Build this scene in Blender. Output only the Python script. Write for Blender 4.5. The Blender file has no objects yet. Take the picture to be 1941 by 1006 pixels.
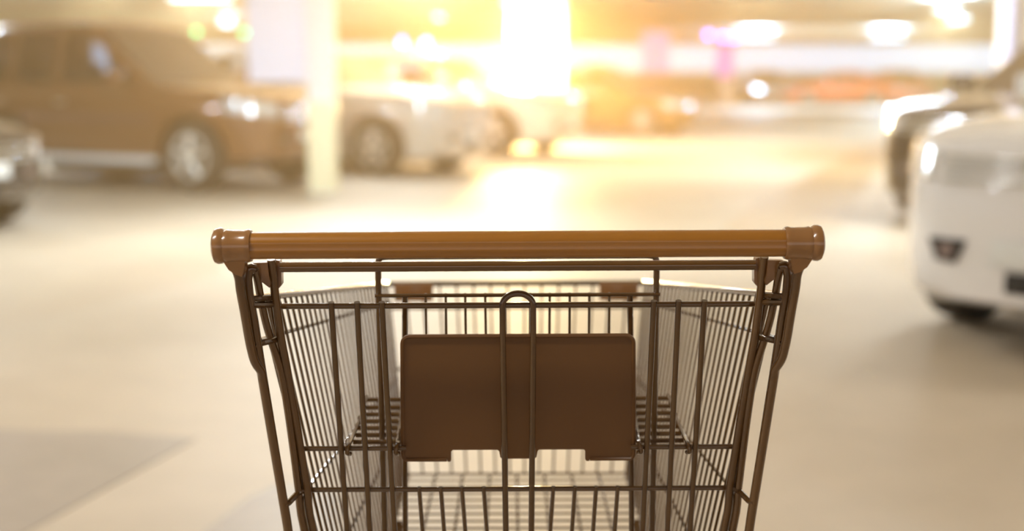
import bpy, bmesh, math, random
from mathutils import Vector, Matrix
random.seed(7)
PI = math.pi
SC = bpy.context.scene
COL = SC.collection

# ------------------------------------------------------------------ camera
F_PX, CX, CY = 2450.0, 970.5, 503.0
PITCH = math.radians(8.31)
CAM_H = 1.2
cam_d = bpy.data.cameras.new('camera')
cam = bpy.data.objects.new('camera', cam_d)
COL.objects.link(cam)
cam.location = (0, 0, CAM_H)
cam.rotation_euler = (PI / 2 - PITCH, 0, 0)
cam_d.sensor_width = 36.0
cam_d.lens = 36.0 * F_PX / 1941.0
cam_d.clip_start = 0.05
cam_d.clip_end = 400
cam_d.dof.use_dof = True
cam_d.dof.focus_distance = 1.27
cam_d.dof.aperture_fstop = 2.45
cam_d.dof.aperture_blades = 0
SC.camera = cam

# ------------------------------------------------------------------ world, exposure
w = bpy.data.worlds.new('world'); SC.world = w
w.use_nodes = True
w.node_tree.nodes['Background'].inputs['Color'].default_value = (1.0, 0.94, 0.89, 1)
w.node_tree.nodes['Background'].inputs['Strength'].default_value = 1.08
vs = SC.view_settings
vs.view_transform = 'Standard'
vs.look = 'None'
vs.exposure = 0.14
vs.gamma = 1.0
vs.use_curve_mapping = False
SC.cycles.max_bounces = 8
SC.cycles.volume_bounces = 0
SC.cycles.sample_clamp_indirect = 6

CEIL = 3.0

def light(name, kind, loc, power, color, size=0.1, size_y=None, rot=(0, 0, 0), parent=None):
    d = bpy.data.lights.new(name, kind)
    d.energy = power; d.color = color
    if kind == 'AREA':
        d.shape = 'RECTANGLE'; d.size = size; d.size_y = size_y or size
    else:
        d.shadow_soft_size = size
    o = bpy.data.objects.new(name, d)
    COL.objects.link(o)
    o.location = loc; o.rotation_euler = rot
    if parent: o.parent = parent
    return o

# added warm point light standing in for the flare glow at the pillar
GLOW_POS = Vector((0.16, 22.0, 1.62))
light('added_glow_light', 'POINT', GLOW_POS, 3700, (1.0, 0.52, 0.17), 0.22)

# ------------------------------------------------------------------ helpers
def ray(px, py):
    u = (px - CX) / F_PX; v = -(py - CY) / F_PX
    return Vector((u, math.cos(PITCH) + v * math.sin(PITCH), -math.sin(PITCH) + v * math.cos(PITCH)))

def at(px, py, Y):
    d = ray(px, py)
    return Vector((0, 0, CAM_H)) + d * (Y / d.y)

def on_z(px, py, z=0.0):
    d = ray(px, py)
    return Vector((0, 0, CAM_H)) + d * ((z - CAM_H) / d.z)

def mat(name, col, rough=0.5, metal=0.0, spec=0.5, coat=0.0, noise=0.0, nscale=20.0, emit=None, estr=0.0, bump=0.0):
    m = bpy.data.materials.new(name); m.use_nodes = True
    nt = m.node_tree; b = nt.nodes['Principled BSDF']
    b.inputs['Base Color'].default_value = (*col, 1)
    b.inputs['Roughness'].default_value = rough
    b.inputs['Metallic'].default_value = metal
    b.inputs['Specular IOR Level'].default_value = spec
    b.inputs['Coat Weight'].default_value = coat
    b.inputs['Coat Roughness'].default_value = 0.04
    if emit:
        b.inputs['Emission Color'].default_value = (*emit, 1)
        b.inputs['Emission Strength'].default_value = estr
    if noise or bump:
        tc = nt.nodes.new('ShaderNodeTexCoord')
        n = nt.nodes.new('ShaderNodeTexNoise'); n.inputs['Scale'].default_value = nscale; n.inputs['Detail'].default_value = 4
        nt.links.new(tc.outputs['Object'], n.inputs['Vector'])
        if noise:
            r = nt.nodes.new('ShaderNodeMapRange')
            r.inputs['To Min'].default_value = 1 - noise; r.inputs['To Max'].default_value = 1 + noise
            nt.links.new(n.outputs['Fac'], r.inputs['Value'])
            mx = nt.nodes.new('ShaderNodeVectorMath'); mx.operation = 'SCALE'
            mx.inputs[0].default_value = col
            nt.links.new(r.outputs['Result'], mx.inputs['Scale'])
            nt.links.new(mx.outputs['Vector'], b.inputs['Base Color'])
        if bump:
            bp = nt.nodes.new('ShaderNodeBump'); bp.inputs['Strength'].default_value = bump; bp.inputs['Distance'].default_value = 0.002
            nt.links.new(n.outputs['Fac'], bp.inputs['Height'])
            nt.links.new(bp.outputs['Normal'], b.inputs['Normal'])
    return m

def obj(name, bm, m, parent=None, smooth=40):
    bmesh.ops.recalc_face_normals(bm, faces=bm.faces[:])
    me = bpy.data.meshes.new(name); bm.to_mesh(me); bm.free()
    me.materials.append(m)
    if smooth:
        for p in me.polygons: p.use_smooth = True
        me.set_sharp_from_angle(angle=math.radians(smooth))
    o = bpy.data.objects.new(name, me); COL.objects.link(o)
    if parent: o.parent = parent
    return o

def tag(o, label, cat, group=None):
    o['label'] = label; o['category'] = cat
    if group: o['group'] = group
    return o

def thing(name, label, cat, loc=(0, 0, 0), rz=0.0, group=None):
    o = bpy.data.objects.new(name, None); COL.objects.link(o)
    o.empty_display_size = 0.1
    o.location = loc; o.rotation_euler = (0, 0, rz)
    return tag(o, label, cat, group)

def struct(name, bm, m, smooth=0):
    o = obj(name, bm, m, None, smooth); o['kind'] = 'structure'
    return o

def box(bm, c, s, rz=0.0, bevel=0.0):
    r = bmesh.ops.create_cube(bm, size=1.0)
    vs_ = r['verts']
    bmesh.ops.scale(bm, vec=s, verts=vs_)
    if bevel:
        es = list({e for v in vs_ for e in v.link_edges})
        rr = bmesh.ops.bevel(bm, geom=es, offset=bevel, segments=2, affect='EDGES', profile=0.6)
        vs_ = list({v for f in rr['faces'] for v in f.verts} | {v for v in vs_ if v.is_valid})
    if rz: bmesh.ops.rotate(bm, cent=(0, 0, 0), matrix=Matrix.Rotation(rz, 3, 'Z'), verts=vs_)
    bmesh.ops.translate(bm, vec=c, verts=vs_)
    return vs_

def curve_pts(pts, sub=4):
    """Catmull-Rom through pts"""
    pts = [Vector(p) for p in pts]
    if len(pts) < 3: return pts
    out = []
    for i in range(len(pts) - 1):
        p0 = pts[max(i - 1, 0)]; p1 = pts[i]; p2 = pts[i + 1]; p3 = pts[min(i + 2, len(pts) - 1)]
        for k in range(sub):
            t = k / sub
            out.append(0.5 * ((2 * p1) + (p2 - p0) * t + (2 * p0 - 5 * p1 + 4 * p2 - p3) * t * t + (3 * p1 - p0 - 3 * p2 + p3) * t ** 3))
    out.append(pts[-1])
    return out

def fillet(pts, r, seg=5):
    """round the corners of a polyline"""
    pts = [Vector(p) for p in pts]
    out = [pts[0]]
    for i in range(1, len(pts) - 1):
        a, b, c = pts[i - 1], pts[i], pts[i + 1]
        ra = min(r, (a - b).length * 0.48, (c - b).length * 0.48)
        s = b + (a - b).normalized() * ra; e = b + (c - b).normalized() * ra
        for k in range(seg + 1):
            t = k / seg
            out.append(s.lerp(b, t).lerp(b.lerp(e, t), t))
    out.append(pts[-1])
    return out

def tube(bm, pts, r, n=8, closed=False, ends=True, flat=1.0):
    pts = [Vector(p) for p in pts]
    m = len(pts)
    up = None; rings = []
    for i in range(m):
        if closed: t = pts[(i + 1) % m] - pts[i - 1]
        elif i == 0: t = pts[1] - pts[0]
        elif i == m - 1: t = pts[-1] - pts[-2]
        else: t = (pts[i + 1] - pts[i]).normalized() + (pts[i] - pts[i - 1]).normalized()
        t.normalize()
        if up is None:
            up = Vector((0, 0, 1)) if abs(t.z) < 0.9 else Vector((0, 1, 0))
        s = t.cross(up).normalized(); up = s.cross(t).normalized()
        rr = r[i] if isinstance(r, (list, tuple)) else r
        rings.append([bm.verts.new(pts[i] + s * (rr * math.cos(2 * PI * k / n)) + up * (rr * flat * math.sin(2 * PI * k / n))) for k in range(n)])
    last = m if closed else m - 1
    for i in range(last):
        a, b = rings[i], rings[(i + 1) % m]
        for k in range(n):
            bm.faces.new((a[k], a[(k + 1) % n], b[(k + 1) % n], b[k]))
    if not closed and ends:
        bm.faces.new(rings[0]); bm.faces.new(rings[-1][::-1])

def lathe(bm, prof, axis_o, axis_d, n=24):
    """prof = list of (distance along axis, radius)"""
    d = Vector(axis_d).normalized(); o = Vector(axis_o)
    up = Vector((0, 0, 1)) if abs(d.z) < 0.9 else Vector((0, 1, 0))
    s = d.cross(up).normalized(); u = s.cross(d)
    rings = [[bm.verts.new(o + d * a + s * (r * math.cos(2 * PI * k / n)) + u * (r * math.sin(2 * PI * k / n))) for k in range(n)] for a, r in prof]
    for a, b in zip(rings, rings[1:]):
        for k in range(n): bm.faces.new((a[k], a[(k + 1) % n], b[(k + 1) % n], b[k]))
    bm.faces.new(rings[0]); bm.faces.new(rings[-1][::-1])

def prism(bm, poly, off):
    """poly: list of 3-D points (planar), extruded by vector off"""
    a = [bm.verts.new(Vector(p)) for p in poly]; b = [bm.verts.new(Vector(p) + Vector(off)) for p in poly]
    n = len(a)
    bm.faces.new(a); bm.faces.new(b[::-1])
    for i in range(n): bm.faces.new((a[i], a[(i + 1) % n], b[(i + 1) % n], b[i]))

def loft(bm, rings, caps=True):
    R = [[bm.verts.new(p) for p in ring] for ring in rings]
    n = len(R[0])
    for a, b in zip(R, R[1:]):
        for k in range(n): bm.faces.new((a[k], a[(k + 1) % n], b[(k + 1) % n], b[k]))
    if caps:
        bm.faces.new(R[0]); bm.faces.new(R[-1][::-1])

NB = bmesh.new

# ------------------------------------------------------------------ materials
M = {}
M['cart_wire'] = mat('flare_tinted_wire', (0.085, 0.040, 0.010), 0.16, 0.1, coat=0.6, noise=0.12, nscale=60)  # warm flare glow is put into the trolley's base colours
M['cart_tube'] = mat('flare_tinted_tube', (0.105, 0.048, 0.011), 0.14, 0.1, coat=0.6, noise=0.1, nscale=40)
M['handle'] = mat('flare_tinted_handle', (0.29, 0.115, 0.009), 0.3, 0.0, coat=0.4, noise=0.06, nscale=30)
M['cap'] = mat('flare_tinted_cap', (0.25, 0.115, 0.035), 0.25, 0.0, coat=0.5, noise=0.06, nscale=40)
M['plate'] = mat('flare_tinted_plate', (0.115, 0.047, 0.008), 0.45, 0.0, noise=0.05, nscale=12)
M['bracket'] = mat('flare_tinted_bracket', (0.17, 0.075, 0.02), 0.3, 0.1, coat=0.4, noise=0.05)
M['rubber'] = mat('rubber', (0.03, 0.026, 0.022), 0.7, noise=0.2)
M['black_trim'] = mat('black_trim', (0.03, 0.025, 0.02), 0.45, noise=0.1)
M['glass'] = mat('tinted_glass', (0.04, 0.03, 0.025), 0.04, 0.0, 0.9, coat=0.6, noise=0.05)
M['chrome'] = mat('chrome', (0.85, 0.84, 0.82), 0.12, 1.0, noise=0.03)
M['alloy'] = mat('alloy_rim', (0.80, 0.75, 0.66), 0.35, 0.25, noise=0.05)
M['lamp_glass'] = mat('headlight_glass', (0.85, 0.85, 0.85), 0.06, 0.55, 0.9, coat=1.0, noise=0.03)
M['lamp_dim'] = mat('fog_lamp_glass', (0.30, 0.22, 0.20), 0.15, 0.2, coat=0.6, noise=0.03)
M['lamp_red'] = mat('tail_light', (0.5, 0.03, 0.02), 0.12, 0.0, coat=0.8, noise=0.05)
M['licence'] = mat('licence_plate_white', (0.75, 0.75, 0.72), 0.4, noise=0.05)
M['head_on'] = mat('lit_headlight', (1, 1, 1), 0.3, emit=(1, 0.96, 0.9), estr=14, noise=0.02)
M['tube_on'] = mat('fluorescent_tube', (1, 1, 1), 0.4, emit=(1.0, 0.97, 0.88), estr=9, noise=0.02)
M['fixture'] = mat('fixture_white', (0.8, 0.78, 0.72), 0.4, noise=0.03)
M['green_on'] = mat('green_lamp', (0.2, 1, 0.2), 0.4, emit=(0.22, 1.0, 0.25), estr=8, noise=0.02)
M['violet_on'] = mat('violet_lamp', (0.6, 0.3, 1), 0.4, emit=(0.55, 0.26, 1.0), estr=10, noise=0.02)
M['glow_on'] = mat('added_glow_lens', (1, 1, 1), 0.3, emit=(1.0, 0.86, 0.55), estr=40, noise=0.02)

def clear_glass(name, tint):
    m = bpy.data.materials.new(name); m.use_nodes = True
    nt = m.node_tree; b = nt.nodes['Principled BSDF']
    b.inputs['Base Color'].default_value = (0.05, 0.04, 0.035, 1); b.inputs['Roughness'].default_value = 0.04; b.inputs['Coat Weight'].default_value = 0.6
    tr = nt.nodes.new('ShaderNodeBsdfTransparent'); tr.inputs['Color'].default_value = (*tint, 1)
    fr_ = nt.nodes.new('ShaderNodeLayerWeight'); fr_.inputs['Blend'].default_value = 0.25
    mr = nt.nodes.new('ShaderNodeMapRange'); mr.inputs['To Min'].default_value = 0.06; mr.inputs['To Max'].default_value = 0.6
    nt.links.new(fr_.outputs['Facing'], mr.inputs['Value'])
    mx = nt.nodes.new('ShaderNodeMixShader')
    nt.links.new(mr.outputs['Result'], mx.inputs['Fac']); nt.links.new(tr.outputs['BSDF'], mx.inputs[1]); nt.links.new(b.outputs['BSDF'], mx.inputs[2])
    nt.links.new(mx.outputs['Shader'], nt.nodes['Material Output'].inputs['Surface'])
    return m
M['side_glass'] = clear_glass('side_window_glass', (0.93, 0.96, 1.0))
M['seat'] = mat('seat_cloth', (0.07, 0.05, 0.04), 0.8, noise=0.1)

def paint(name, col, rough=0.22, metal=0.2):
    return mat(name, col, rough, metal, coat=0.9, noise=0.04, nscale=3)

def concrete(name, base, dark, light_, rough, scale):
    m = bpy.data.materials.new(name); m.use_nodes = True
    nt = m.node_tree; b = nt.nodes['Principled BSDF']
    tc = nt.nodes.new('ShaderNodeTexCoord')
    n1 = nt.nodes.new('ShaderNodeTexNoise'); n1.inputs['Scale'].default_value = scale; n1.inputs['Detail'].default_value = 3
    n2 = nt.nodes.new('ShaderNodeTexNoise'); n2.inputs['Scale'].default_value = scale * 14; n2.inputs['Detail'].default_value = 6
    for n in (n1, n2): nt.links.new(tc.outputs['Object'], n.inputs['Vector'])
    r = nt.nodes.new('ShaderNodeValToRGB')
    r.color_ramp.elements[0].position = 0.36; r.color_ramp.elements[0].color = (*dark, 1)
    r.color_ramp.elements[1].position = 0.64; r.color_ramp.elements[1].color = (*light_, 1)
    e = r.color_ramp.elements.new(0.5); e.color = (*base, 1)
    nt.links.new(n1.outputs['Fac'], r.inputs['Fac'])
    mr = nt.nodes.new('ShaderNodeMapRange'); mr.inputs['To Min'].default_value = 0.9; mr.inputs['To Max'].default_value = 1.1
    nt.links.new(n2.outputs['Fac'], mr.inputs['Value'])
    mx = nt.nodes.new('ShaderNodeVectorMath'); mx.operation = 'SCALE'
    nt.links.new(r.outputs['Color'], mx.inputs[0]); nt.links.new(mr.outputs['Result'], mx.inputs['Scale'])
    nt.links.new(mx.outputs['Vector'], b.inputs['Base Color'])
    rr = nt.nodes.new('ShaderNodeMapRange'); rr.inputs['To Min'].default_value = rough - 0.08; rr.inputs['To Max'].default_value = rough + 0.12
    nt.links.new(n1.outputs['Fac'], rr.inputs['Value']); nt.links.new(rr.outputs['Result'], b.inputs['Roughness'])
    return m

M['floor'] = concrete('floor_concrete', (0.48, 0.405, 0.305), (0.41, 0.34, 0.245), (0.55, 0.475, 0.375), 0.52, 0.35)
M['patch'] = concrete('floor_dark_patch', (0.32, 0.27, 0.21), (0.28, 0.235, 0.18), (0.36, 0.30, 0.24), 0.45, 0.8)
M['track'] = concrete('floor_dark_strip', (0.36, 0.25, 0.13), (0.33, 0.23, 0.115), (0.40, 0.29, 0.16), 0.4, 0.5)
M['faint_strip'] = concrete('floor_faint_strip', (0.46, 0.38, 0.28), (0.42, 0.345, 0.25), (0.50, 0.42, 0.31), 0.5, 0.5)
M['ceiling'] = concrete('ceiling_plaster', (0.85, 0.79, 0.70), (0.82, 0.76, 0.67), (0.88, 0.83, 0.75), 0.8, 0.4)
M['beam'] = concrete('beam_concrete', (0.58, 0.49, 0.38), (0.54, 0.45, 0.34), (0.62, 0.53, 0.42), 0.8, 0.5)
M['wall'] = concrete('wall_plaster', (0.86, 0.82, 0.78), (0.83, 0.79, 0.75), (0.89, 0.86, 0.82), 0.8, 0.3)
M['wall_low'] = concrete('wall_low_paint', (0.62, 0.54, 0.45), (0.58, 0.5, 0.42), (0.66, 0.58, 0.5), 0.7, 0.3)
M['pillar'] = concrete('pillar_paint', (0.87, 0.84, 0.85), (0.84, 0.81, 0.82), (0.9, 0.87, 0.88), 0.6, 0.6)
M['pillar_cream'] = mat('pillar_cream_band', (0.93, 0.84, 0.56), 0.5, noise=0.04)
M['far_pillar'] = mat('far_pillar_paint', (0.30, 0.17, 0.10), 0.6, noise=0.05)
M['sign_blue'] = mat('pale_blue_sign', (0.80, 0.80, 0.97), 0.5, noise=0.03)
M['sign_pink'] = mat('pink_sign', (0.90, 0.32, 0.60), 0.5, emit=(1.0, 0.45, 0.75), estr=0.7, noise=0.03)  # emission added, stands in for light through the panel
M['sign_magenta'] = mat('magenta_sign', (0.75, 0.16, 0.60), 0.5, emit=(0.85, 0.25, 0.75), estr=0.6, noise=0.03)  # emission added to brighten the panel
M['blue_band'] = mat('blue_band', (0.35, 0.45, 0.80), 0.5, noise=0.03)
M['sky_pane'] = mat('daylight_pane', (1, 1, 1), 0.5, emit=(1.0, 0.97, 0.93), estr=5.0, noise=0.02)
M['frame'] = mat('window_frame', (0.75, 0.72, 0.68), 0.5, noise=0.03)

# ------------------------------------------------------------------ setting
FAR = 72.0
b = NB(); box(b, (6, 32, -0.1), (90, 84, 0.2)); struct('floor', b, M['floor'])
b = NB(); box(b, (6, 32, CEIL + 0.15), (90, 84, 0.3)); struct('ceiling', b, M['ceiling'])
b = NB(); box(b, (6, FAR + 0.2, 0.72), (90, 0.4, 1.44)); struct('wall_back', b, M['wall'])
b = NB(); box(b, (6, FAR - 0.04, 0.55), (90, 0.08, 1.1)); struct('baseboard_back', b, M['wall_low'])
b = NB(); box(b, (-39.2, 32, 0.72), (0.4, 84, 1.44)); struct('wall_left', b, M['wall'])
# cross beams under the ceiling
for i, y in enumerate((31.5, 40.0, 52.0, 62.0)):
    b = NB(); box(b, (6, y, CEIL - 0.14), (90, 0.5, 0.28)); struct('trim_%d' % (i + 1), b, M['beam'])
# lit daylight openings of the far wall
wins = [(-15.8, 2.9)]
for i, (x, wd) in enumerate(wins):
    b = NB()
    for sx in (-1, 1): box(b, (x + sx * (wd / 2 + 0.05), FAR - 0.05, 1.95), (0.1, 0.12, 1.4))
    for sz in (-1, 1): box(b, (x, FAR - 0.05, 1.95 + sz * 0.65), (wd, 0.12, 0.1))
    wo = struct('window_%d' % (i + 1), b, M['frame'])
    b = NB(); box(b, (x, FAR - 0.03, 1.95), (wd, 0.04, 1.2)); obj('pane', b, M['sky_pane'], wo, 0)

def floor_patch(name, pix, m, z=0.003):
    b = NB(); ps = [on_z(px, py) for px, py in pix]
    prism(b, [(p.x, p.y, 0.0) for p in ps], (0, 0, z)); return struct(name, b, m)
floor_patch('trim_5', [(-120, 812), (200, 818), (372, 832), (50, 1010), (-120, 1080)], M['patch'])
floor_patch('trim_6', [(1365, 440), (1440, 378), (1560, 318), (1690, 262), (1725, 262), (1650, 340), (1590, 440)], M['track'])  # darker tan strip across the floor
floor_patch('trim_7', [(-100, 560), (230, 505), (420, 480), (420, 520), (250, 560), (-100, 640)], M['faint_strip'], 0.002)  # slightly darker band across the floor

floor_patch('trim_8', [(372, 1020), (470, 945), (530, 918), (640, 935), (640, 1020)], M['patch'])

def pillar(name, x, y, s, rz=0.0, band=None):
    b = NB(); box(b, (0, 0, CEIL / 2), (s, s, CEIL), bevel=0.02)
    o = struct(name, b, M['pillar'], 30); o.location = (x, y, 0); o.rotation_euler = (0, 0, rz)
    if band:
        z0, z1, mm = band
        b = NB(); box(b, (0, 0, (z0 + z1) / 2), (s + 0.012, s + 0.012, z1 - z0), bevel=0.02); obj('painted_band', b, mm, o, 30)
    return o
HEAD = math.radians(-28)
pillar('pillar', -1.95, 13.38, 0.27, 0.0, (0.02, 0.95, M['pillar_cream']))
pillar('pillar', 0.42, 22.9, 0.95, 0.0)
p3 = pillar('pillar', 6.25, 16.0, 0.5, 0.0)
b = NB(); box(b, (-0.24, -0.1, 1.95), (0.06, 0.34, 1.1)); obj('painted_band', b, M['blue_band'], p3, 0)
pillar('pillar', 8.75, 53.5, 0.6, 0.0).data.materials[0] = M['far_pillar']

# ------------------------------------------------------------------ added scattering volume that carries the flare glow
hz = bpy.data.materials.new('glow_haze'); hz.use_nodes = True
nt = hz.node_tree; nt.nodes.remove(nt.nodes['Principled BSDF'])
vsn = nt.nodes.new('ShaderNodeVolumeScatter')
vsn.inputs['Color'].default_value = (1.0, 0.60, 0.24, 1)
vsn.inputs['Density'].default_value = 0.043
vsn.inputs['Anisotropy'].default_value = 0.35
nt.links.new(vsn.outputs['Volume'], nt.nodes['Material Output'].inputs['Volume'])
b = NB(); box(b, (-2, 18.5, 1.49), (44, 27, 2.9))
ho = obj('glow_haze', b, hz, None, 0); ho['kind'] = 'stuff'
tag(ho, 'thin warm scattering volume added to carry the flare glow', 'glow_haze')

# ------------------------------------------------------------------ lamps
def ceiling_light(x, y, label, along_y=False, power=0.0, group=None, ln=1.2, drop=0.0):
    t = thing('ceiling_light', label, 'ceiling light', (x, y, CEIL - drop), PI / 2 if along_y else 0, group)
    b = NB(); box(b, (0, 0, -0.035), (ln + 0.08, 0.20, 0.07), bevel=0.01); obj('housing', b, M['fixture'], t)
    for s in (-1, 1):
        b = NB(); lathe(b, [(0, 0.016), (ln, 0.016)], (-ln / 2, s * 0.05, -0.088), (1, 0, 0), 10); obj('light_tube', b, M['tube_on'], t)
    if drop:
        for s in (-1, 1):
            b = NB(); tube(b, [(s * ln * .4, 0, 0), (s * ln * .4, 0, drop)], 0.005, 6); obj('hanger', b, M['fixture'], t)
    if power:
        light('tube_light', 'AREA', (0, 0, -0.12), power, (1.0, 0.96, 0.90), ln, 0.2, (0, 0, 0), t)
        if drop > 0.15: light('added_up_light', 'AREA', (0, 0, 0.01), min(power, 260) * 1.1, (1.0, 0.93, 0.82), ln, 0.2, (PI, 0, 0), t)  # uplight added to brighten the ceiling
    return t

seen = [(380, -4, 31.0, 0, 'bright ceiling tube light above the dark off-road car, cut by the top edge'),
        (430, 45, 43.0, 1, 'short bright ceiling light between the two green lamps'),
        (832, 33, 38.5, 1, 'round-looking bright ceiling light above the silver hatchback'),
        (1437, 72, 58.0, 0, 'long bright tube light beside the violet lamps, above the red car'),
        (1683, 72, 58.0, 0, 'long bright tube light above the red car seen end-on'),
        (1817, 38, 40.5, 1, 'bright ceiling light nearer the pillar with the blue band'),
        (1795, 17, 34.0, 1, 'dimmer ceiling light just above the one by the blue-banded pillar'),
        (1010, 4, 31.6, 0, 'wide ceiling light over the white glaring pillar')]
for px, py, Y, ay, lb in seen:
    Y *= 0.86; p = at(px, py, Y); ceiling_light(p.x, Y, lb, bool(ay), 450 if Y > 45 else 260, drop=max(0.0, CEIL - 0.09 - p.z))
k = 0
for y, pw in ((0.5, 50), (4.6, 45), (9.6, 215), (16.5, 150), (24.5, 130)):  # rows added out of view to light the scene
    for x in (-7.5, -1.5, 4.5, 11.0):
        ceiling_light(x, y, 'unseen twin tube light added on the ceiling to light the near car park', False, pw, 'added ceiling lights out of view')

def signal_lamp(px, py, Y, m, label, r=0.16, group=None):
    p = at(px, py, Y)
    t = thing('signal_lamp', label, 'signal lamp', p, 0, group)
    b = NB(); bmesh.ops.create_uvsphere(b, u_segments=16, v_segments=10, radius=r); obj('lens', b, m, t)
    b = NB(); lathe(b, [(0, r * 0.8), (0.06, r * 0.8), (0.07, 0.03), (CEIL - p.z - r * 0.8, 0.02)], (0, 0, r * 0.8), (0, 0, 1), 12); obj('hanger', b, M['fixture'], t)
signal_lamp(372, 60, 44, M['green_on'], 'small green lamp hanging beside the roof of the dark off-road car', 0.09)
signal_lamp(463, 62, 44, M['green_on'], 'small green lamp next to the pale blue sign', 0.09)
signal_lamp(762, 78, 48, M['violet_on'], 'pale violet lamp over the roof of the silver hatchback', 0.10)
signal_lamp(808, 80, 48, M['violet_on'], 'pale violet lamp over the bonnet of the silver hatchback', 0.10)
signal_lamp(1343, 66, 50, M['violet_on'], 'violet lamp furthest from the tube light in the row of three', 0.11)
signal_lamp(1371, 70, 50, M['violet_on'], 'violet lamp in the middle of the row of three', 0.11)
signal_lamp(1392, 72, 50, M['violet_on'], 'violet lamp touching the long tube light, last of three', 0.11)

t = thing('added_glow_lamp', 'added warm lamp for the flare glow, on the wide white pillar', 'added_glow_lamp', (GLOW_POS.x, 22.42, GLOW_POS.z))  # added lamp body for the flare glow light
b = NB(); box(b, (0, -0.06, 0), (0.42, 0.10, 0.30), bevel=0.02); obj('housing', b, M['black_trim'], t)
b = NB(); box(b, (0, -0.115, 0), (0.36, 0.012, 0.24)); obj('lens', b, M['glow_on'], t)
b = NB(); tube(b, fillet([(-0.23, -0.06, 0), (-0.23, 0.02, 0), (0.23, 0.02, 0), (0.23, -0.06, 0)], 0.03), 0.01); obj('bracket', b, M['black_trim'], t)

# signs
def hanging_sign(x0, y0, x1, y1, Y, m, name, label, depth=0.08, cat='sign'):
    a = at(x0, y0, Y); c = at(x1, y1, Y)
    cx, cz = (a.x + c.x) / 2, (a.z + c.z) / 2
    t = thing(name, label, cat, (cx, Y, cz))
    b = NB(); box(b, (0, 0, 0), (abs(c.x - a.x), depth, abs(a.z - c.z)), bevel=0.01); obj('sign_panel', b, m, t)
    top = abs(a.z - c.z) / 2
    if cz + top < CEIL - 0.02:
        for s in (-1, 1):
            b = NB(); tube(b, [(s * abs(c.x - a.x) * .35, 0, top - 0.01), (s * abs(c.x - a.x) * .35, 0, CEIL - cz)], 0.012, 6); obj('hanging_rod', b, M['fixture'], t)
    return t
hanging_sign(466, -60, 588, 156, 13.4, M['sign_blue'], 'hanging_sign', 'large pale blue blank sign beside the cream-based pillar', 0.12)
hanging_sign(1217, 60, 1268, 138, 44.0, M['sign_pink'], 'hanging_sign', 'pink hanging sign above the bonnet of the amber car')
hanging_sign(1357, 86, 1389, 146, 49.0, M['sign_magenta'], 'hanging_sign', 'narrow magenta hanging sign below the row of three violet lamps')

# ------------------------------------------------------------------ cars
def lerp(a, b, t): return a + (b - a) * t
def interp(tab, x):
    if x <= tab[0][0]: return tab[0][1]
    for (x0, y0), (x1, y1) in zip(tab, tab[1:]):
        if x <= x1: return lerp(y0, y1, (x - x0) / (x1 - x0))
    return tab[-1][1]

TYPES = {
 'suv': dict(L=4.5, W=1.86, zb=0.30, belt=1.10, roof=1.80, hood=[(2.25, 0.80), (2.18, 0.95), (1.95, 1.03), (1.2, 1.10), (0.95, 1.12)],
             ws=(0.82, -0.08), rb=(-1.74, -1.97), rear=[(-2.25, 0.95), (-2.2, 1.10)], r=0.375, ax=(1.38, -1.32), wb=0.86, wr=0.70),
 'hatch': dict(L=4.1, W=1.74, zb=0.20, belt=0.93, roof=1.50, hood=[(2.05, 0.58), (1.98, 0.72), (1.75, 0.80), (1.2, 0.90), (0.95, 0.94)],
             ws=(1.08, 0.22), rb=(-1.55, -2.0), rear=[(-2.05, 0.8), (-2.0, 0.93)], r=0.31, ax=(1.28, -1.25), wb=0.80, wr=0.60),
 'cross': dict(L=4.4, W=1.84, zb=0.18, belt=1.06, roof=1.58, hood=[(2.2, 0.78), (2.12, 0.92), (1.9, 0.99), (1.2, 1.05), (0.7, 1.08)],
             ws=(0.78, -0.05), rb=(-1.7, -2.1), rear=[(-2.2, 0.9), (-2.15, 1.06)], r=0.35, ax=(1.36, -1.32), wb=0.84, wr=0.64),
 'sedan': dict(L=4.55, W=1.78, zb=0.20, belt=0.92, roof=1.45, hood=[(2.27, 0.58), (2.2, 0.72), (1.95, 0.80), (1.2, 0.90), (0.9, 0.93)],
             ws=(1.0, 0.15), rb=(-0.95, -1.65), rear=[(-2.27, 0.75), (-2.2, 0.93), (-1.6, 0.98)], r=0.32, ax=(1.38, -1.32), wb=0.81, wr=0.60),
}

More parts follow.
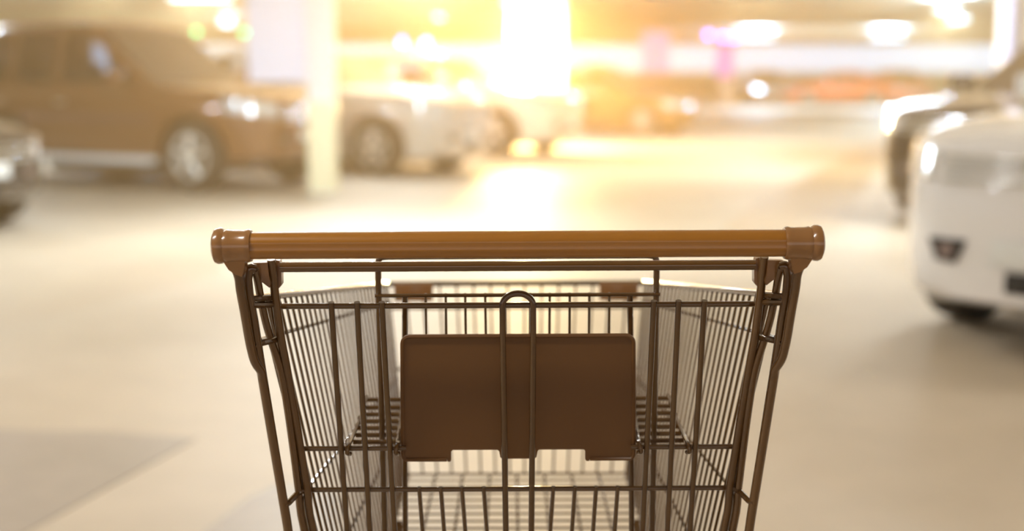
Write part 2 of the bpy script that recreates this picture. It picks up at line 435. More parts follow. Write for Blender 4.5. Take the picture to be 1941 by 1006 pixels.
def make_car(kind, label, loc, heading, body_m, lit=False, group=None, low_m=None, glass=None, rail=False):
    T = TYPES[kind]; L, W = T['L'], T['W']; h = L / 2; hw = W / 2
    gl = glass or M['glass']
    root = thing('car', label, 'car', (loc[0], loc[1], 0), heading, group)
    xs = sorted([-h, -h + 0.06, -h + 0.2, -h + 0.5, -h + 0.9, T['ax'][1] - 0.1, T['ax'][1] + 0.5, -0.3, 0.3, T['ax'][0] - 0.5, 0.95, 1.2, h - 0.75, h - 0.45, h - 0.25, h - 0.1, h - 0.03, h])
    zt = sorted(T['rear'] + [(0.0, T['belt'])] + T['hood'])
    wf = [(-h, 0.74), (-h + 0.06, 0.85), (-h + 0.2, 0.93), (-h + 0.5, 0.98), (-0.5, 1), (0.8, 1), (h - 0.75, 0.975), (h - 0.45, 0.93), (h - 0.25, 0.86), (h - 0.1, 0.74), (h - 0.03, 0.62), (h, 0.52)]
    zbf = [(-h, T['zb'] + 0.14), (-h + 0.2, T['zb'] + 0.02), (0, T['zb']), (h - 0.3, T['zb']), (h, T['zb'] + 0.08)]
    rings = []
    for x in xs:
        zt_ = interp(zt, x); zb_ = interp(zbf, x); ww = hw * interp(wf, x); H = zt_ - zb_
        half = [(0.8 * ww, zb_), (0.955 * ww, zb_ + 0.05 * H + 0.01), (0.985 * ww, zb_ + 0.22 * H), (1.0 * ww, zb_ + 0.50 * H), (0.985 * ww, zb_ + 0.72 * H),
                (0.955 * ww, zb_ + 0.90 * H), (0.90 * ww, zb_ + 0.97 * H), (0.78 * ww, zt_), (0.35 * ww, zt_ + 0.025)]
        ring = [Vector((x, y, z)) for y, z in half] + [Vector((x, -y, z)) for y, z in reversed(half)]
        rings.append(ring)
    b = NB(); loft(b, rings); bmesh.ops.recalc_face_normals(b, faces=b.faces[:])
    # wheel arches cut out of the shell
    tmp = bpy.data.meshes.new('tmp'); b.to_mesh(tmp); b.free()
    c = NB()
    for ax in T['ax']:
        for s in (-1, 1):
            lathe(c, [(0, T['r'] + 0.07), (0.4, T['r'] + 0.07)], (ax, s * (hw - 0.27) if s > 0 else -(hw + 0.13), T['r']), (0, 1, 0), 28)
    bmesh.ops.recalc_face_normals(c, faces=c.faces[:])
    cm = bpy.data.meshes.new('cut'); c.to_mesh(cm); c.free()
    ob = bpy.data.objects.new('tmp', tmp); oc = bpy.data.objects.new('cut', cm)
    COL.objects.link(ob); COL.objects.link(oc)
    md = ob.modifiers.new('b', 'BOOLEAN'); md.operation = 'DIFFERENCE'; md.object = oc; md.solver = 'EXACT'
    dg = bpy.context.evaluated_depsgraph_get(); dg.update()
    cut = bpy.data.meshes.new_from_object(ob.evaluated_get(dg))
    b = NB(); b.from_mesh(cut)
    bpy.data.objects.remove(ob); bpy.data.objects.remove(oc)
    # greenhouse
    zb0 = T['belt'] - 0.05; zr = T['roof']; wsb, wst = T['ws']; rt, rbk = T['rb']
    gtab = [(rbk - 0.03, 0.0), (rt, 0.90), (rt + 0.12, 0.97), (lerp(rt, wst, 0.5), 1.0), (wst - 0.15, 0.98), (wst, 0.93), (wsb, 0.02)]
    def prof(x): return zb0 + (zr - zb0) * interp(gtab, x)
    gx = [rbk - 0.03, lerp(rbk, rt, 0.5), rt, rt + 0.12, lerp(rt, wst, 0.33), lerp(rt, wst, 0.66), wst - 0.15, wst, lerp(wst, wsb, 0.25), lerp(wst, wsb, 0.5), lerp(wst, wsb, 0.75), wsb]
    wbase = T['wb'] if kind != 'suv' else 0.87
    def sidey(x, z):
        taper = 1.0 - 0.06 * max(0, (x - wst) / (wsb - wst)) - 0.08 * max(0, (rt + 0.3 - x) / (rt + 0.3 - rbk))
        return lerp(wbase, T['wr'], (z - zb0) / (zr - zb0)) * taper
    rings = []
    for x in gx:
        z = prof(x); y0 = sidey(x, zb0); zc = max(zb0 + 0.004, z)
        y1 = sidey(x, zc - 0.02 * (zc - zb0))
        half = [(y0 * 0.9, zb0 - 0.02), (y0, zb0), (lerp(y0, y1, .5), lerp(zb0, zc, 0.5)), (lerp(y0, y1, .9), lerp(zb0, zc, 0.9)), (y1 - 0.04, zc - 0.012 * (zc > zb0 + .1)), (y1 * 0.6, zc + 0.012), (y1 * .2, zc + 0.02)]
        rings.append([Vector((x, y, zz)) for y, zz in half] + [Vector((x, -y, zz)) for y, zz in reversed(half)])
    g = NB(); loft(g, rings); bmesh.ops.recalc_face_normals(g, faces=g.faces[:])
    # side windows: polygons in (x, z)
    zl = T['belt'] + 0.03; zh = zr - 0.10
    def wsx(z): return lerp(wsb, wst, (z - zb0) / (zr - zb0) / 0.93)
    def rbx(z): return lerp(rbk, rt, (z - zb0) / (zr - zb0) / 0.9)
    mid = 0.5 * (wst + rt) + (0.05 if kind != 'suv' else 0.35)
    polys = [[(mid + 0.05, zl), (wsx(zl) - 0.12, zl), (wsx(zh) - 0.12, zh), (mid + 0.05, zh)]]
    if kind == 'suv':
        q = mid - 0.72
        polys += [[(q + 0.05, zl), (mid - 0.05, zl), (mid - 0.05, zh), (q + 0.05, zh)], [(rbx(zl) + 0.22, zl), (q - 0.06, zl), (q - 0.06, zh), (rbx(zh) + 0.15, zh)]]
    else:
        polys += [[(rbx(zl) + 0.45, zl), (mid - 0.05, zl), (mid - 0.05, zh), (rbx(zh) + 0.25, zh)]]
    # the cabin is open behind the side glass: cut the window band through it
    x_lo, x_lo_t = polys[-1][0][0] + 0.02, polys[-1][3][0] + 0.02
    x_hi, x_hi_t = polys[0][1][0] - 0.02, polys[0][2][0] - 0.02
    c = NB(); prism(c, [(x_lo, -1.2, zl + .01), (x_hi, -1.2, zl + .01), (x_hi_t, -1.2, zh - .01), (x_lo_t, -1.2, zh - .01)], (0, 2.4, 0))
    bmesh.ops.recalc_face_normals(c, faces=c.faces[:])
    gm = bpy.data.meshes.new('tmp'); g.to_mesh(gm); g.free()
    cm = bpy.data.meshes.new('cut'); c.to_mesh(cm); c.free()
    ob = bpy.data.objects.new('tmp', gm); oc = bpy.data.objects.new('cut', cm)
    COL.objects.link(ob); COL.objects.link(oc)
    md = ob.modifiers.new('b', 'BOOLEAN'); md.operation = 'DIFFERENCE'; md.object = oc; md.solver = 'EXACT'
    dg = bpy.context.evaluated_depsgraph_get(); dg.update()
    b.from_mesh(bpy.data.meshes.new_from_object(ob.evaluated_get(dg)))
    bpy.data.objects.remove(ob); bpy.data.objects.remove(oc)
    for s in (-1, 1):                      # roof posts between the windows
        for pa, pb in zip(polys, polys[1:]):
            xa, xb = pb[1][0] - 0.02, pa[0][0] + 0.02
            ps = [(xa, s * (sidey(xa, zl) - .006), zl - .01), (xb, s * (sidey(xb, zl) - .006), zl - .01), (xb, s * (sidey(xb, zh) - .006), zh + .01), (xa, s * (sidey(xa, zh) - .006), zh + .01)]
            prism(b, ps, (0, -s * 0.05, 0))
    body = obj('body', b, body_m, root, 32)
    for xs_, ys_, wd_ in ((wst - 0.42, 0.36, 0.46), (wst - 0.42, -0.36, 0.46), (wst - 1.30, 0.0, 1.15)):
        cb = NB(); box(cb, (xs_, ys_, T['belt'] + 0.03), (0.13, wd_, 0.22), bevel=0.04)
        box(cb, (xs_, ys_, T['belt'] + 0.19), (0.09, 0.24, 0.13), bevel=0.03); obj('seat', cb, M['seat'], root, 40)
    cb = NB(); box(cb, (0, 0, T['zb'] * .5 + .12), (T['ax'][0] - T['ax'][1] - 2 * T['r'] - .2, W * .78, T['zb'] * .5 + .1), bevel=0.03); obj('underbody', cb, M['black_trim'], root, 40)
    for s in (-1, 1):
        for poly in polys:
            cb = NB()
            n = 4; (x00, z0), (x10, _), (x11, z1), (x01, _) = poly
            grid = [[None] * (n + 1) for _ in range(n + 1)]
            for i in range(n + 1):
                for j in range(n + 1):
                    tt, uu = i / n, j / n
                    z = lerp(z0, z1, tt); x = lerp(lerp(x00, x01, tt), lerp(x10, x11, tt), uu)
                    grid[i][j] = cb.verts.new((x, s * (sidey(x, z) + 0.008), z))
            for i in range(n):
                for j in range(n): cb.faces.new((grid[i][j], grid[i][j + 1], grid[i + 1][j + 1], grid[i + 1][j]))
            r_ = bmesh.ops.extrude_face_region(cb, geom=cb.faces[:])
            bmesh.ops.translate(cb, vec=(0, -s * 0.02, 0), verts=[v for v in r_['geom'] if isinstance(v, bmesh.types.BMVert)])
            obj('side_window', cb, glass or M['side_glass'], root, 30)
    def screen(name, xa, xb):      # xa = low edge, xb = high edge
        cb = NB(); n = 5; sgn = 1 if xa > xb else -1
        rows = []
        for i in range(n + 1):
            tt = lerp(0.10, 0.93, i / n); x = lerp(xa, xb, tt); z = prof(x) if True else 0
            yy = sidey(x, z) * 0.90
            rows.append([cb.verts.new((x + sgn * 0.012, yy * q, z + 0.020 - 0.012 * abs(q))) for q in (-1, -.6, -.2, .2, .6, 1)])
        for r0, r1 in zip(rows, rows[1:]):
            for k in range(5): cb.faces.new((r0[k], r0[k + 1], r1[k + 1], r1[k]))
        r_ = bmesh.ops.extrude_face_region(cb, geom=cb.faces[:])
        bmesh.ops.translate(cb, vec=(-sgn * 0.015, 0, -0.015), verts=[v for v in r_['geom'] if isinstance(v, bmesh.types.BMVert)])
        obj(name, cb, gl, root, 30)
    screen('windshield', wsb, wst); screen('rear_window', rbk, rt)
    # wheels
    r = T['r']
    for ax in T['ax']:
        for s in (-1, 1):
            y0 = s * (hw - 0.12)
            cb = NB(); lathe(cb, [(-.1, r * .64), (-.1, r * .9), (-.08, r * .98), (-.04, r), (.04, r), (.08, r * .98), (.1, r * .9), (.1, r * .64)], (ax, y0, r), (0, 1, 0), 28)
            wheel = obj('wheel', cb, M['rubber'], root, 35)
            cb = NB()
            yo = y0 + s * 0.095
            lathe(cb, [(0, r * .66), (0.012, r * .66), (0.014, r * .6), (0.004, r * .58)], (ax, yo, r), (0, s, 0), 28)
            for k in range(5):
                a = 2 * PI * k / 5 + 0.3
                p0 = Vector((ax + .05 * r * math.cos(a), yo + s * .02, r + .05 * r * math.sin(a)))
                p1 = Vector((ax + .62 * r * math.cos(a), yo + s * .012, r + .62 * r * math.sin(a)))
                tube(cb, [p0, p1], [0.055, 0.04], 6, flat=0.5)
            lathe(cb, [(0, .07), (.03, .06), (.035, .03)], (ax, yo, r), (0, s, 0), 14)
            obj('rim', cb, M['alloy'], wheel, 35)
    # face of the car
    hz0 = interp(zt, h - 0.1)
    def front_x(y, z_off=0.0):      # body nose depth at lateral y
        return interp([(hw * .52, h), (hw * .62, h - .03), (hw * .74, h - .1), (hw * .86, h - .25), (hw * .93, h - .45)], abs(y))
    hl = M['head_on'] if lit else M['lamp_glass']
    for s in (-1, 1):
        ys = [hw * .56, hw * .68, hw * .80, hw * .885, hw * .925]
        zc = hz0 - 0.10
        cb = NB(); top, bot = [], []
        for q, y in enumerate(ys):
            x = front_x(y) + 0.018
            top.append(Vector((x - 0.03, s * y, zc + 0.055 + 0.02 * q))); bot.append(Vector((x, s * y, zc - 0.07 + 0.012 * q)))
        vt = [cb.verts.new(p) for p in top]; vb = [cb.verts.new(p) for p in bot]
        for q in range(4): cb.faces.new((vt[q], vt[q + 1], vb[q + 1], vb[q]))
        r_ = bmesh.ops.extrude_face_region(cb, geom=cb.faces[:])
        bmesh.ops.translate(cb, vec=(-0.06, -s * 0.02, 0), verts=[v for v in r_['geom'] if isinstance(v, bmesh.types.BMVert)])
        obj('headlight', cb, hl, root, 60)
        # fog lamp
        yf = hw * .46; xf = h - 0.004; zf = max(T['zb'] + 0.24, 0.46)
        cb = NB(); prism(cb, [(xf, s * (yf - .085), zf + .05), (xf - .012, s * (yf + .095), zf + .05), (xf - .010, s * (yf + .055), zf - .045), (xf, s * (yf - .04), zf - .05)], (0.022, 0, 0))
        fg = obj('fog_lamp', cb, M['black_trim'], root, 35)
        cb = NB(); lathe(cb, [(0, .033), (0.010, .030)], (xf + .018, s * yf, zf + .002), (1, 0, 0), 16); obj('lens', cb, M['lamp_dim'], fg, 35)
        # tail light
        cb = NB(); box(cb, (-h + 0.05, s * hw * .80, hz0 + 0.02), (0.14, 0.22, 0.16), bevel=0.02); obj('tail_light', cb, M['lamp_red'], root)
        # mirror
        xm = wsb - 0.35
        cb = NB(); box(cb, (xm, s * (hw + 0.09), T['belt'] + 0.09), (0.12, 0.2, 0.14), bevel=0.035)
        tube(cb, [(xm, s * (hw - 0.12), T['belt'] + 0.03), (xm, s * (hw + 0.05), T['belt'] + 0.06)], 0.02, 6)
        obj('side_mirror', cb, body_m, root)
        # door handles
        for xh in ((mid + 0.16, mid - 0.75) if kind != 'suv' else (mid + 0.12, mid - 0.85)):
            cb = NB(); box(cb, (xh, s * (hw * 0.975 + 0.012), T['zb'] + (T['belt'] - T['zb']) * .78), (0.19, 0.03, 0.03), bevel=0.01); obj('door_handle', cb, M['chrome'] if kind == 'suv' else body_m, root)
        # sill / running board
        if kind == 'suv':
            cb = NB(); box(cb, (0.03, s * (hw + 0.07), 0.33), (1.85, 0.20, 0.07), bevel=0.02)
            for xx in (-.6, .6): tube(cb, [(xx, s * (hw - .1), .36), (xx, s * (hw + .06), .33)], 0.02, 6)
            obj('running_board', cb, M['licence'], root)
        else:
            cb = NB(); box(cb, (0.0, s * (hw * .955), T['zb'] + 0.05), (T['ax'][0] - T['ax'][1] - 2 * r - 0.2, 0.05, 0.10), bevel=0.02); obj('door_sill', cb, M['black_trim'], root)
        if rail:
            yr = T['wr'] - 0.06
            cb = NB(); tube(cb, fillet([(rt + .25, s * yr, zr - .02), (rt + .3, s * yr, zr + .055), (wst - .35, s * yr, zr + .055), (wst - .28, s * yr, zr - .02)], .04), 0.016, 8)
            obj('roof_rail', cb, M['chrome'], root)
    cb = NB(); gw = hw * .50
    for zz in (0.0, -.05, -.10, -.15):
        if zz > -.12 or kind == 'suv': box(cb, (h + 0.002, 0, hz0 - 0.06 + zz), (0.05, 2 * gw, 0.022), bevel=0.006)
    gr = obj('grille', cb, M['chrome'], root)
    cb = NB(); box(cb, (h + 0.001, 0, T['zb'] + 0.17), (0.03, 0.66 * gw, 0.09), bevel=0.01); obj('lower_intake', cb, M['black_trim'], root)
    cb = NB(); box(cb, (h + 0.024, 0, T['zb'] + 0.29), (0.012, 0.42, 0.11), bevel=0.003); obj('licence_plate', cb, M['licence'], root)
    return root

P_BROWN = paint('dark_brown_paint', (0.20, 0.08, 0.027))
P_BLACK = paint('black_paint', (0.05, 0.042, 0.036))
P_SILVER = paint('silver_paint', (0.72, 0.66, 0.58), 0.25, 0.3)
P_WHITE = paint('white_paint', (0.84, 0.81, 0.79), 0.25, 0.0)
P_CREAM = paint('cream_paint', (0.86, 0.80, 0.66), 0.25, 0.0)
P_AMBER = paint('amber_paint', (0.15, 0.07, 0.012), 0.25, 0.1)
P_RED = mat('orange_red_paint', (0.80, 0.07, 0.008), 0.4, 0.0, coat=0.15, noise=0.04, nscale=3)
P_GREY = paint('grey_paint', (0.045, 0.035, 0.028), 0.2, 0.4)

make_car('suv', 'tall dark brown off-road car with pale running board, parked side-on', (-4.14, 14.9), HEAD, P_BROWN, rail=False)
make_car('hatch', 'black car of which only the rounded nose shows, in front of the off-road car', (-5.80, 10.75), HEAD, P_BLACK)
make_car('cross', 'silver hatchback with dark windshield parked just behind the cream-based pillar', (-2.45, 17.05), HEAD, P_SILVER)
make_car('cross', 'cream white car bathed in glare beside the wide white pillar', (-1.05, 21.2), HEAD, P_CREAM)
make_car('sedan', 'dark amber car parked beyond the wide white pillar', (1.75, 27.1), HEAD, P_AMBER)
RH = math.radians(180 + 40)
make_car('cross', 'white hatchback with rounded nose and dark fog lamp, nearest the trolley', (3.84, 6.62), RH, P_WHITE)
make_car('cross', 'dark grey car with shiny chrome grille parked behind the white hatchback', (5.15, 11.6), RH, P_GREY)
make_car('sedan', 'small orange-red car parked side-on near the far wall', (13.7, 55.0), PI, P_RED, glass=M['glass'])
make_car('hatch', 'small orange-red car seen end-on beside the side-on red one', (16.5, 55.5), -PI / 2, P_RED, glass=M['glass'])
make_car('hatch', 'distant white car with its headlights shining', (11.7, 60.5), -PI / 2, P_WHITE, lit=True)

# ------------------------------------------------------------------ shopping trolley
X0 = (982.5 - CX) / F_PX * 1.215
CARTY = 1.55
cart = thing('shopping_trolley', 'empty wire shopping trolley with plastic push bar, flare glow painted in its browns, in sharp focus', 'shopping trolley', (X0 + 0.0047, CARTY, 0), 0)
cart.rotation_euler = (0, -0.0050, 0)
def P(px, py, Y):           # photo point measured on the trolley's near-left half, in trolley space
    v = at(px, py, Y); return Vector((v.x - X0, v.y - CARTY, v.z))
def V(x, y, z): return Vector((x, y - CARTY, z))
def mir(pts): return [Vector((-p.x, p.y, p.z)) for p in pts]
def both(fn, pts):
    fn(-1, pts); fn(1, mir(pts))

# push bar
HZ = P(982.5, 463, 1.20)
hy, hzz = HZ.y, HZ.z
b = NB(); n = 28; L2 = 0.252; rings = []
for x in (-L2, -L2 / 2, 0, L2 / 2, L2):
    ring = []
    for k in range(n):
        a = 2 * PI * k / n
        r = 0.0128 - 0.0016 * math.exp(-((((a - PI + PI) % (2 * PI)) - PI) / 0.16) ** 2)
        ring.append(Vector((x, hy + r * math.cos(a), hzz + r * math.sin(a))))
    rings.append(ring)
loft(b, rings); handle = obj('push_bar', b, M['handle'], cart, 50)
for s in (-1, 1):
    b = NB()
    lathe(b, [(0, .0146), (.003, .0158), (.006, .0150), (.020, .0150), (.0225, .0158), (.025, .0150), (.0275, .0168), (.031, .0172), (.034, .0160), (.036, .0120)], (s * (L2 - 0.003), hy, hzz), (s, 0, 0), 28)
    cl = [P(419, 486, 1.195), P(466, 490, 1.195), P(463, 512, 1.2), P(459, 522, 1.2), P(447, 518, 1.2), P(434, 509, 1.197)]
    prism(b, cl if s < 0 else mir(cl), (0, .014, 0))
    obj('end_cap', b, M['cap'], cart, 40)

# side frame tubes (outer) and the hooked tube that carries on down as the leg
def outer(s, pts):
    b = NB(); tube(b, fillet(pts, 0.012), 0.0046, 12); obj('upper_frame_tube', b, M['cart_tube'], cart)
both(outer, [P(444, 500, 1.202), P(454, 522, 1.206), P(456, 545, 1.208), P(466, 600, 1.215), P(473, 645, 1.224), P(482, 683, 1.232), P(496, 702, 1.240), P(497, 712, 1.242)])
def frame(s, pts):
    b = NB(); tube(b, fillet(pts, 0.02), 0.0048, 12); obj('frame_tube', b, M['cart_tube'], cart)
fr = [P(484, 508, 1.224), P(474, 505, 1.222), P(469, 522, 1.222), P(472, 560, 1.222), P(480, 600, 1.226), P(486, 640, 1.232), P(495, 700, 1.242), P(521, 860, 1.262), P(544, 1000, 1.275), V(-.215, 1.31, .45), V(-.20, 1.36, .20), V(-.17, 1.80, .17), V(-.13, 2.02, .16)]
both(frame, fr)
def hookb(s, pts):
    b = NB(); tube(b, curve_pts(pts, 4), 0.0040, 10); obj('inner_strut', b, M['cart_tube'], cart)
both(hookb, [P(484, 508, 1.224), P(489, 530, 1.232), P(494, 560, 1.240), P(502, 600, 1.250), P(513, 640, 1.258), P(532, 700, 1.268), P(544, 770, 1.277), P(556, 860, 1.288), P(564, 925, 1.298), P(575, 1006, 1.305), V(-.195, 1.33, .56)])
# corner posts
def post(s, pts):
    b = NB(); tube(b, curve_pts(pts, 4), 0.0043, 12); obj('corner_post', b, M['cart_tube'], cart)
both(post, [P(515, 489, 1.235), P(519, 530, 1.24), P(525, 580, 1.25), P(533, 640, 1.26), P(544, 700, 1.27), P(569, 850, 1.29), P(581, 925, 1.30), P(592, 1006, 1.31), V(-.186, 1.335, .55)])
def post2(s, pts):
    b = NB(); tube(b, pts, 0.0022, 8); obj('corner_wire', b, M['cart_wire'], cart)
both(post2, [P(512, 560, 1.262), P(517, 600, 1.27), P(528, 650, 1.28), P(540, 720, 1.285), P(560, 860, 1.30), P(584, 1006, 1.32)])
# brackets with points
def brk(s, pts):
    b = NB(); prism(b, pts, (0, 0.010, 0)); obj('bracket', b, M['bracket'], cart, 20)
both(brk, [P(479, 496, 1.230), P(508, 495, 1.230), P(510, 520, 1.230), P(513, 535, 1.230), P(511, 543, 1.230), P(498, 533, 1.230), P(484, 530, 1.230), P(476, 508, 1.230)])
def brk2(s, pts):
    b = NB(); prism(b, pts, (0, 0.012, 0)); obj('bar_clip', b, M['bracket'], cart, 20)
both(brk2, [P(520, 490, 1.242), P(530, 492, 1.242), P(534, 505, 1.242), P(534, 537, 1.242), P(528, 545, 1.242), P(522, 540, 1.242)])
# cross ties between outer tube and corner post
def tie(s, pts):
    b = NB(); tube(b, fillet(pts, 0.004), 0.0032, 8); obj('cross_tie', b, M['cart_wire'], cart)
both(tie, [P(470, 565, 1.222), P(498, 563, 1.236), P(528, 561, 1.256)])
both(tie, [P(478, 576, 1.222), P(500, 576, 1.236), P(530, 573, 1.256)])
both(tie, [P(482, 650, 1.230), P(496, 648, 1.236), P(524, 641, 1.262)])
both(tie, [P(536, 953, 1.268), P(544, 952, 1.272), P(563, 932, 1.296), P(573, 927, 1.300)])
# top cross bar under the push bar
zc = P(982, 504, 1.245)
b = NB(); tube(b, [(-.231, zc.y, zc.z), (.231, zc.y, zc.z)], 0.0050, 14); obj('cross_bar', b, M['cart_tube'], cart)

# hinged rear gate
gy0, gy1 = 1.268, 1.318
def gY(py): return lerp(gy0, gy1, (py - 575) / (1006 - 575))
gate = None
b = NB()
tube(b, [P(529, 578, gY(576)), mir([P(529, 578, gY(576))])[0]], 0.0030, 10)
for py, xa in ((848, 576), (926, 591)):
    a = P(xa, py, gY(py) + .005)
    if py == 926: tube(b, [a, mir([a])[0]], 0.0027, 10)
    else:
        c = P(768, py, gY(py) + .005); tube(b, [a, c], 0.0027, 10); tube(b, mir([a, c]), 0.0027, 10)
for s in (-1, 1):
    for (xt, xbm) in ((628, 656), (677, 699), (724, 746)):
        a = P(xt, 571, gY(571) - .004); m_ = P(lerp(xt, xbm, .26), 690, gY(690) - .001); c = P(xbm, 1006, gY(1006))
        d = c + (c - m_).normalized() * 0.16
        pts = [a, m_, c, d]
        if s > 0: pts = mir(pts)
        tube(b, pts, 0.0031, 10)
    for xt in (793, 834, 874, 915):
        a = P(xt, 922, gY(926) + .003); c = P(xt + 6, 1006, gY(1006) + .003); d = c + (c - a).normalized() * 0.16
        pts = [a, c, d]
        if s > 0: pts = mir(pts)
        tube(b, pts, 0.0023, 8)
gate = obj('rear_gate', b, M['cart_wire'], cart)
# loop of the gate
a0 = P(953, 640, gY(640) - .006); a1 = P(953, 578, gY(578) - .006)
c0 = P(957, 1010, gY(1006) - .004)
r = abs(a1.x); arc = [Vector((-r * math.cos(t_), a1.y, a1.z + 0.95 * r * math.sin(t_) * .82)) for t_ in [PI * q / 14 for q in range(1, 14)]]
L_ = [c0 + Vector((0, 0.01, -.16)), c0, a0, a1]
b = NB(); tube(b, L_ + arc + [Vector((-p.x, p.y, p.z)) for p in reversed(L_)], 0.0032, 12); obj('gate_loop', b, M['cart_wire'], gate)

# plastic flap hanging behind the loop
FY = 1.298
outline = []
def q(px, py): return P(px, py, FY + 0.015 * (py - 635) / 235)
rc = 14
for t_ in (0, .25, .5, .75, 1): outline.append(q(762 + rc - rc * math.cos(t_ * PI / 2), 636 + rc - rc * math.sin(t_ * PI / 2)))
half = outline + []
bottom = [(764, 866), (768, 870), (846, 870), (847, 874), (852, 874), (854, 871), (854, 855), (857, 852), (942, 852), (945, 855), (947, 866), (950, 869)]
half_b = [q(x, y) for x, y in bottom]
poly = half + mir(half)[::-1] + mir(half_b) + half_b[::-1]
poly = [p for i_, p in enumerate(poly) if (p - poly[i_ - 1]).length > 1e-5]
# ordering: left top corner -> right top corner -> right bottom -> centre -> left bottom
b = NB()
va = [b.verts.new(p) for p in poly]
f = b.faces.new(va)
r_ = bmesh.ops.extrude_face_region(b, geom=[f])
bmesh.ops.translate(b, vec=(0, 0.006, 0), verts=[v for v in r_['geom'] if isinstance(v, bmesh.types.BMVert)])
bmesh.ops.triangulate(b, faces=[f_ for f_ in b.faces if len(f_.verts) > 4])
flap = obj('seat_flap', b, M['plate'], cart, 25)
# folded rim of the flap
b = NB()
tube(b, [p + Vector((0, -.0005, 0)) for p in half_b[:3][::-1] + [q(762, 860)] + half + mir(half)[::-1] + mir([q(762, 860)]) + mir(half_b[:3])], 0.0021, 6)
obj('rim', b, M['plate'], flap, 40)

# child seat frame
b = NB(); SY = 1.345
def sY(py): return SY + 0.02 * (py - 490) / 500
U = [P(727, 1010, sY(1006)) + Vector((0, .01, -.12)), P(727, 1006, sY(1006)), P(718, 560, sY(560)), P(717, 498, sY(500)), P(720, 487, sY(491)), P(732, 485, sY(489))]
UU = U + mir(U)[::-1]
tube(b, fillet(UU, .004), 0.0034, 10)
a = P(711, 559, SY - .005); tube(b, [a, mir([a])[0]], 0.0021, 8)
for s in (-1, 1):
    pts = [P(768, 560, SY + .006), P(767, 640, SY + .010), P(766, 1006, 1.37), P(766, 1006, 1.37) + Vector((0, .01, -.12))]
    tube(b, pts if s < 0 else mir(pts), 0.0031, 8)
    for x in (807, 845, 882, 920, 957):
        pts = [P(x, 555, SY + .003), P(x + 3, 843, SY + .02)]
        tube(b, pts if s < 0 else mir(pts), 0.0014, 6)
seat_b = obj('child_seat_back', b, M['cart_wire'], cart)
# child seat shelf
b = NB()
sh = [(847, 1.325, 663), (836, 1.342, 668), (823, 1.36, 673), (810, 1.378, 677), (797, 1.396, 681), (784, 1.414, 684), (771, 1.432, 688), (756, 1.45, 692)]
for py, yy, xx in sh:
    a = P(xx, py, yy); tube(b, [a, mir([a])[0]], 0.0026, 8)
for s in (-1, 1):
    for xa, xb_, xc in ((694, 684, 660), (764, 761, 752)):
        pts = [P(xa, 750, 1.45), P(xb_ - 2, 790, 1.39), P(lerp(xb_, xc, .7), 826, 1.335), P(xc, 842, 1.30), P(xc - 3, 856, 1.296), P(xc + 2, 858, 1.302)]
        tube(b, curve_pts(pts if s < 0 else mir(pts), 4), 0.0024, 8)
obj('child_seat_shelf', b, M['cart_wire'], cart)

# basket
RT = P(478, 562, 1.262); FT = P(735, 537, 1.95); RB_ = V(-.188, 1.335, .55); FB = P(772, 898, 1.88)
def side_pt(u, v): return RT.lerp(FT, u).lerp(RB_.lerp(FB, u), v)
def side(s, _):
    b = NB(); mm = (lambda p: p) if s < 0 else (lambda p: Vector((-p.x, p.y, p.z)))
    N = 30
    for i in range(1, N):
        u = i / N
        tube(b, [mm(side_pt(u, 0)), mm(side_pt(u, 1))], 0.0017, 6)
    for v in (0.10, 0.50, 0.74):
        tube(b, [mm(side_pt(0.0, v)) + Vector((0.002 * s, 0, 0)), mm(side_pt(1, v)) + Vector((0.002 * s, 0, 0))], 0.0021, 6)
    tube(b, [mm(side_pt(0, 1)), mm(side_pt(1, 1))], 0.003, 8)
    o = obj('basket_side', b, M['cart_wire'], cart)
    b = NB(); tube(b, fillet([mm(side_pt(-0.01, 0)), mm(side_pt(1, 0))], .02), 0.0042, 10); obj('top_rim', b, M['cart_tube'], o)
both(side, [Vector((0, 0, 0))])
b = NB()
FTr, FBr = mir([FT])[0], mir([FB])[0]
for i in range(0, 16):
    u = i / 15
    tube(b, [FT.lerp(FTr, u), FB.lerp(FBr, u)], 0.0016, 6)
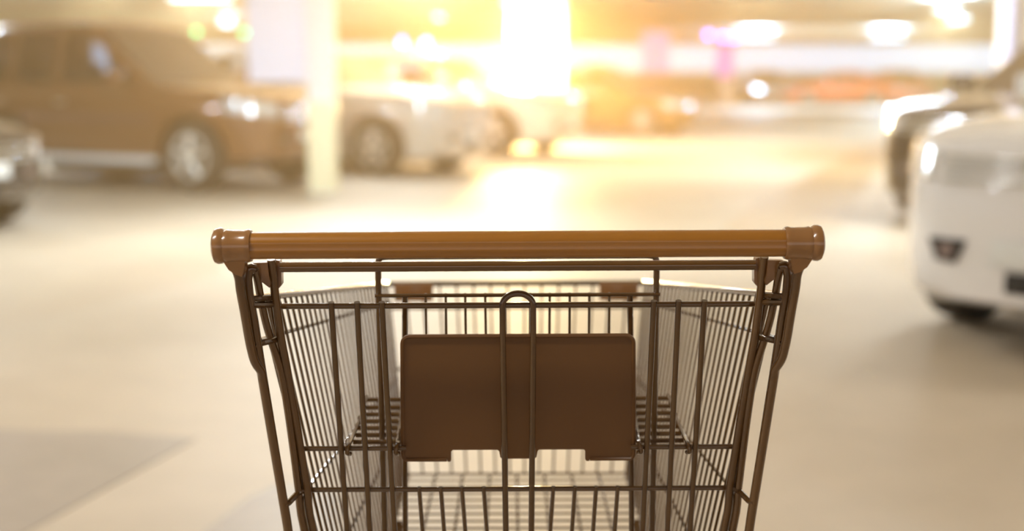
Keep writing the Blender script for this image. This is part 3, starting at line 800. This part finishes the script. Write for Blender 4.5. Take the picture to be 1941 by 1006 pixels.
for v in (0.0, 0.13, 0.45, 1.0):
    tube(b, [FT.lerp(FB, v), FTr.lerp(FBr, v)], 0.0021 if v else 0.0042, 8)
fp = obj('basket_front', b, M['cart_wire'], cart)
for s in (-1, 1):
    b = NB(); a = FT.lerp(FTr, .10 if s < 0 else .90)
    box(b, (a.x, a.y - .004, a.z - .012), (0.060, 0.012, 0.028), bevel=0.003); obj('bumper_block', b, M['cap'], fp)
b = NB()
RBr = mir([RB_])[0]
for i in range(1, 24):
    u = i / 24; tube(b, [RB_.lerp(FB, u), RBr.lerp(FBr, u)], 0.0016, 6)
for i in range(1, 8):
    u = i / 8; tube(b, [RB_.lerp(RBr, u), FB.lerp(FBr, u)], 0.0021, 6)
tube(b, [RB_, RBr], 0.003, 8)
obj('basket_floor', b, M['cart_wire'], cart)
# undercarriage
b = NB(); tube(b, [V(-.17, 1.80, .17), V(.17, 1.80, .17)], .008, 10); obj('axle_bar', b, M['cart_tube'], cart)
b = NB(); tube(b, [V(-.20, 1.37, .20), V(.20, 1.37, .20)], .008, 10); obj('axle_bar', b, M['cart_tube'], cart)
for s in (-1, 1):
    b = NB(); tube(b, fillet([V(s * .17, 1.80, .17), V(s * .165, 1.80, .40), V(s * .165, 1.72, .585)], .05), .008, 10); obj('basket_strut', b, M['cart_tube'], cart)
    b = NB(); tube(b, [V(s * .20, 1.36, .20), V(s * .19, 1.345, .55)], .007, 10); obj('basket_strut', b, M['cart_tube'], cart)
    for y_, x_ in ((1.37, .20), (1.98, .135)):
        b = NB(); lathe(b, [(-.014, .03), (-.014, .058), (-.010, .0625), (.010, .0625), (.014, .058), (.014, .03)], V(s * x_, y_ - .03, .0625), (1, 0, 0), 24)
        cs = obj('caster_wheel', b, M['rubber'], cart)
        b = NB()
        for q_ in (-1, 1): box(b, V(s * x_ + q_ * .019, y_ - .018, .10), (.003, .045, .11))
        box(b, V(s * x_, y_ - .012, .155), (.041, .05, .004)); lathe(b, [(-.024, .006), (.024, .006)], V(s * x_, y_ - .03, .0625), (1, 0, 0), 10)
        obj('caster_fork', b, M['chrome'], cs)
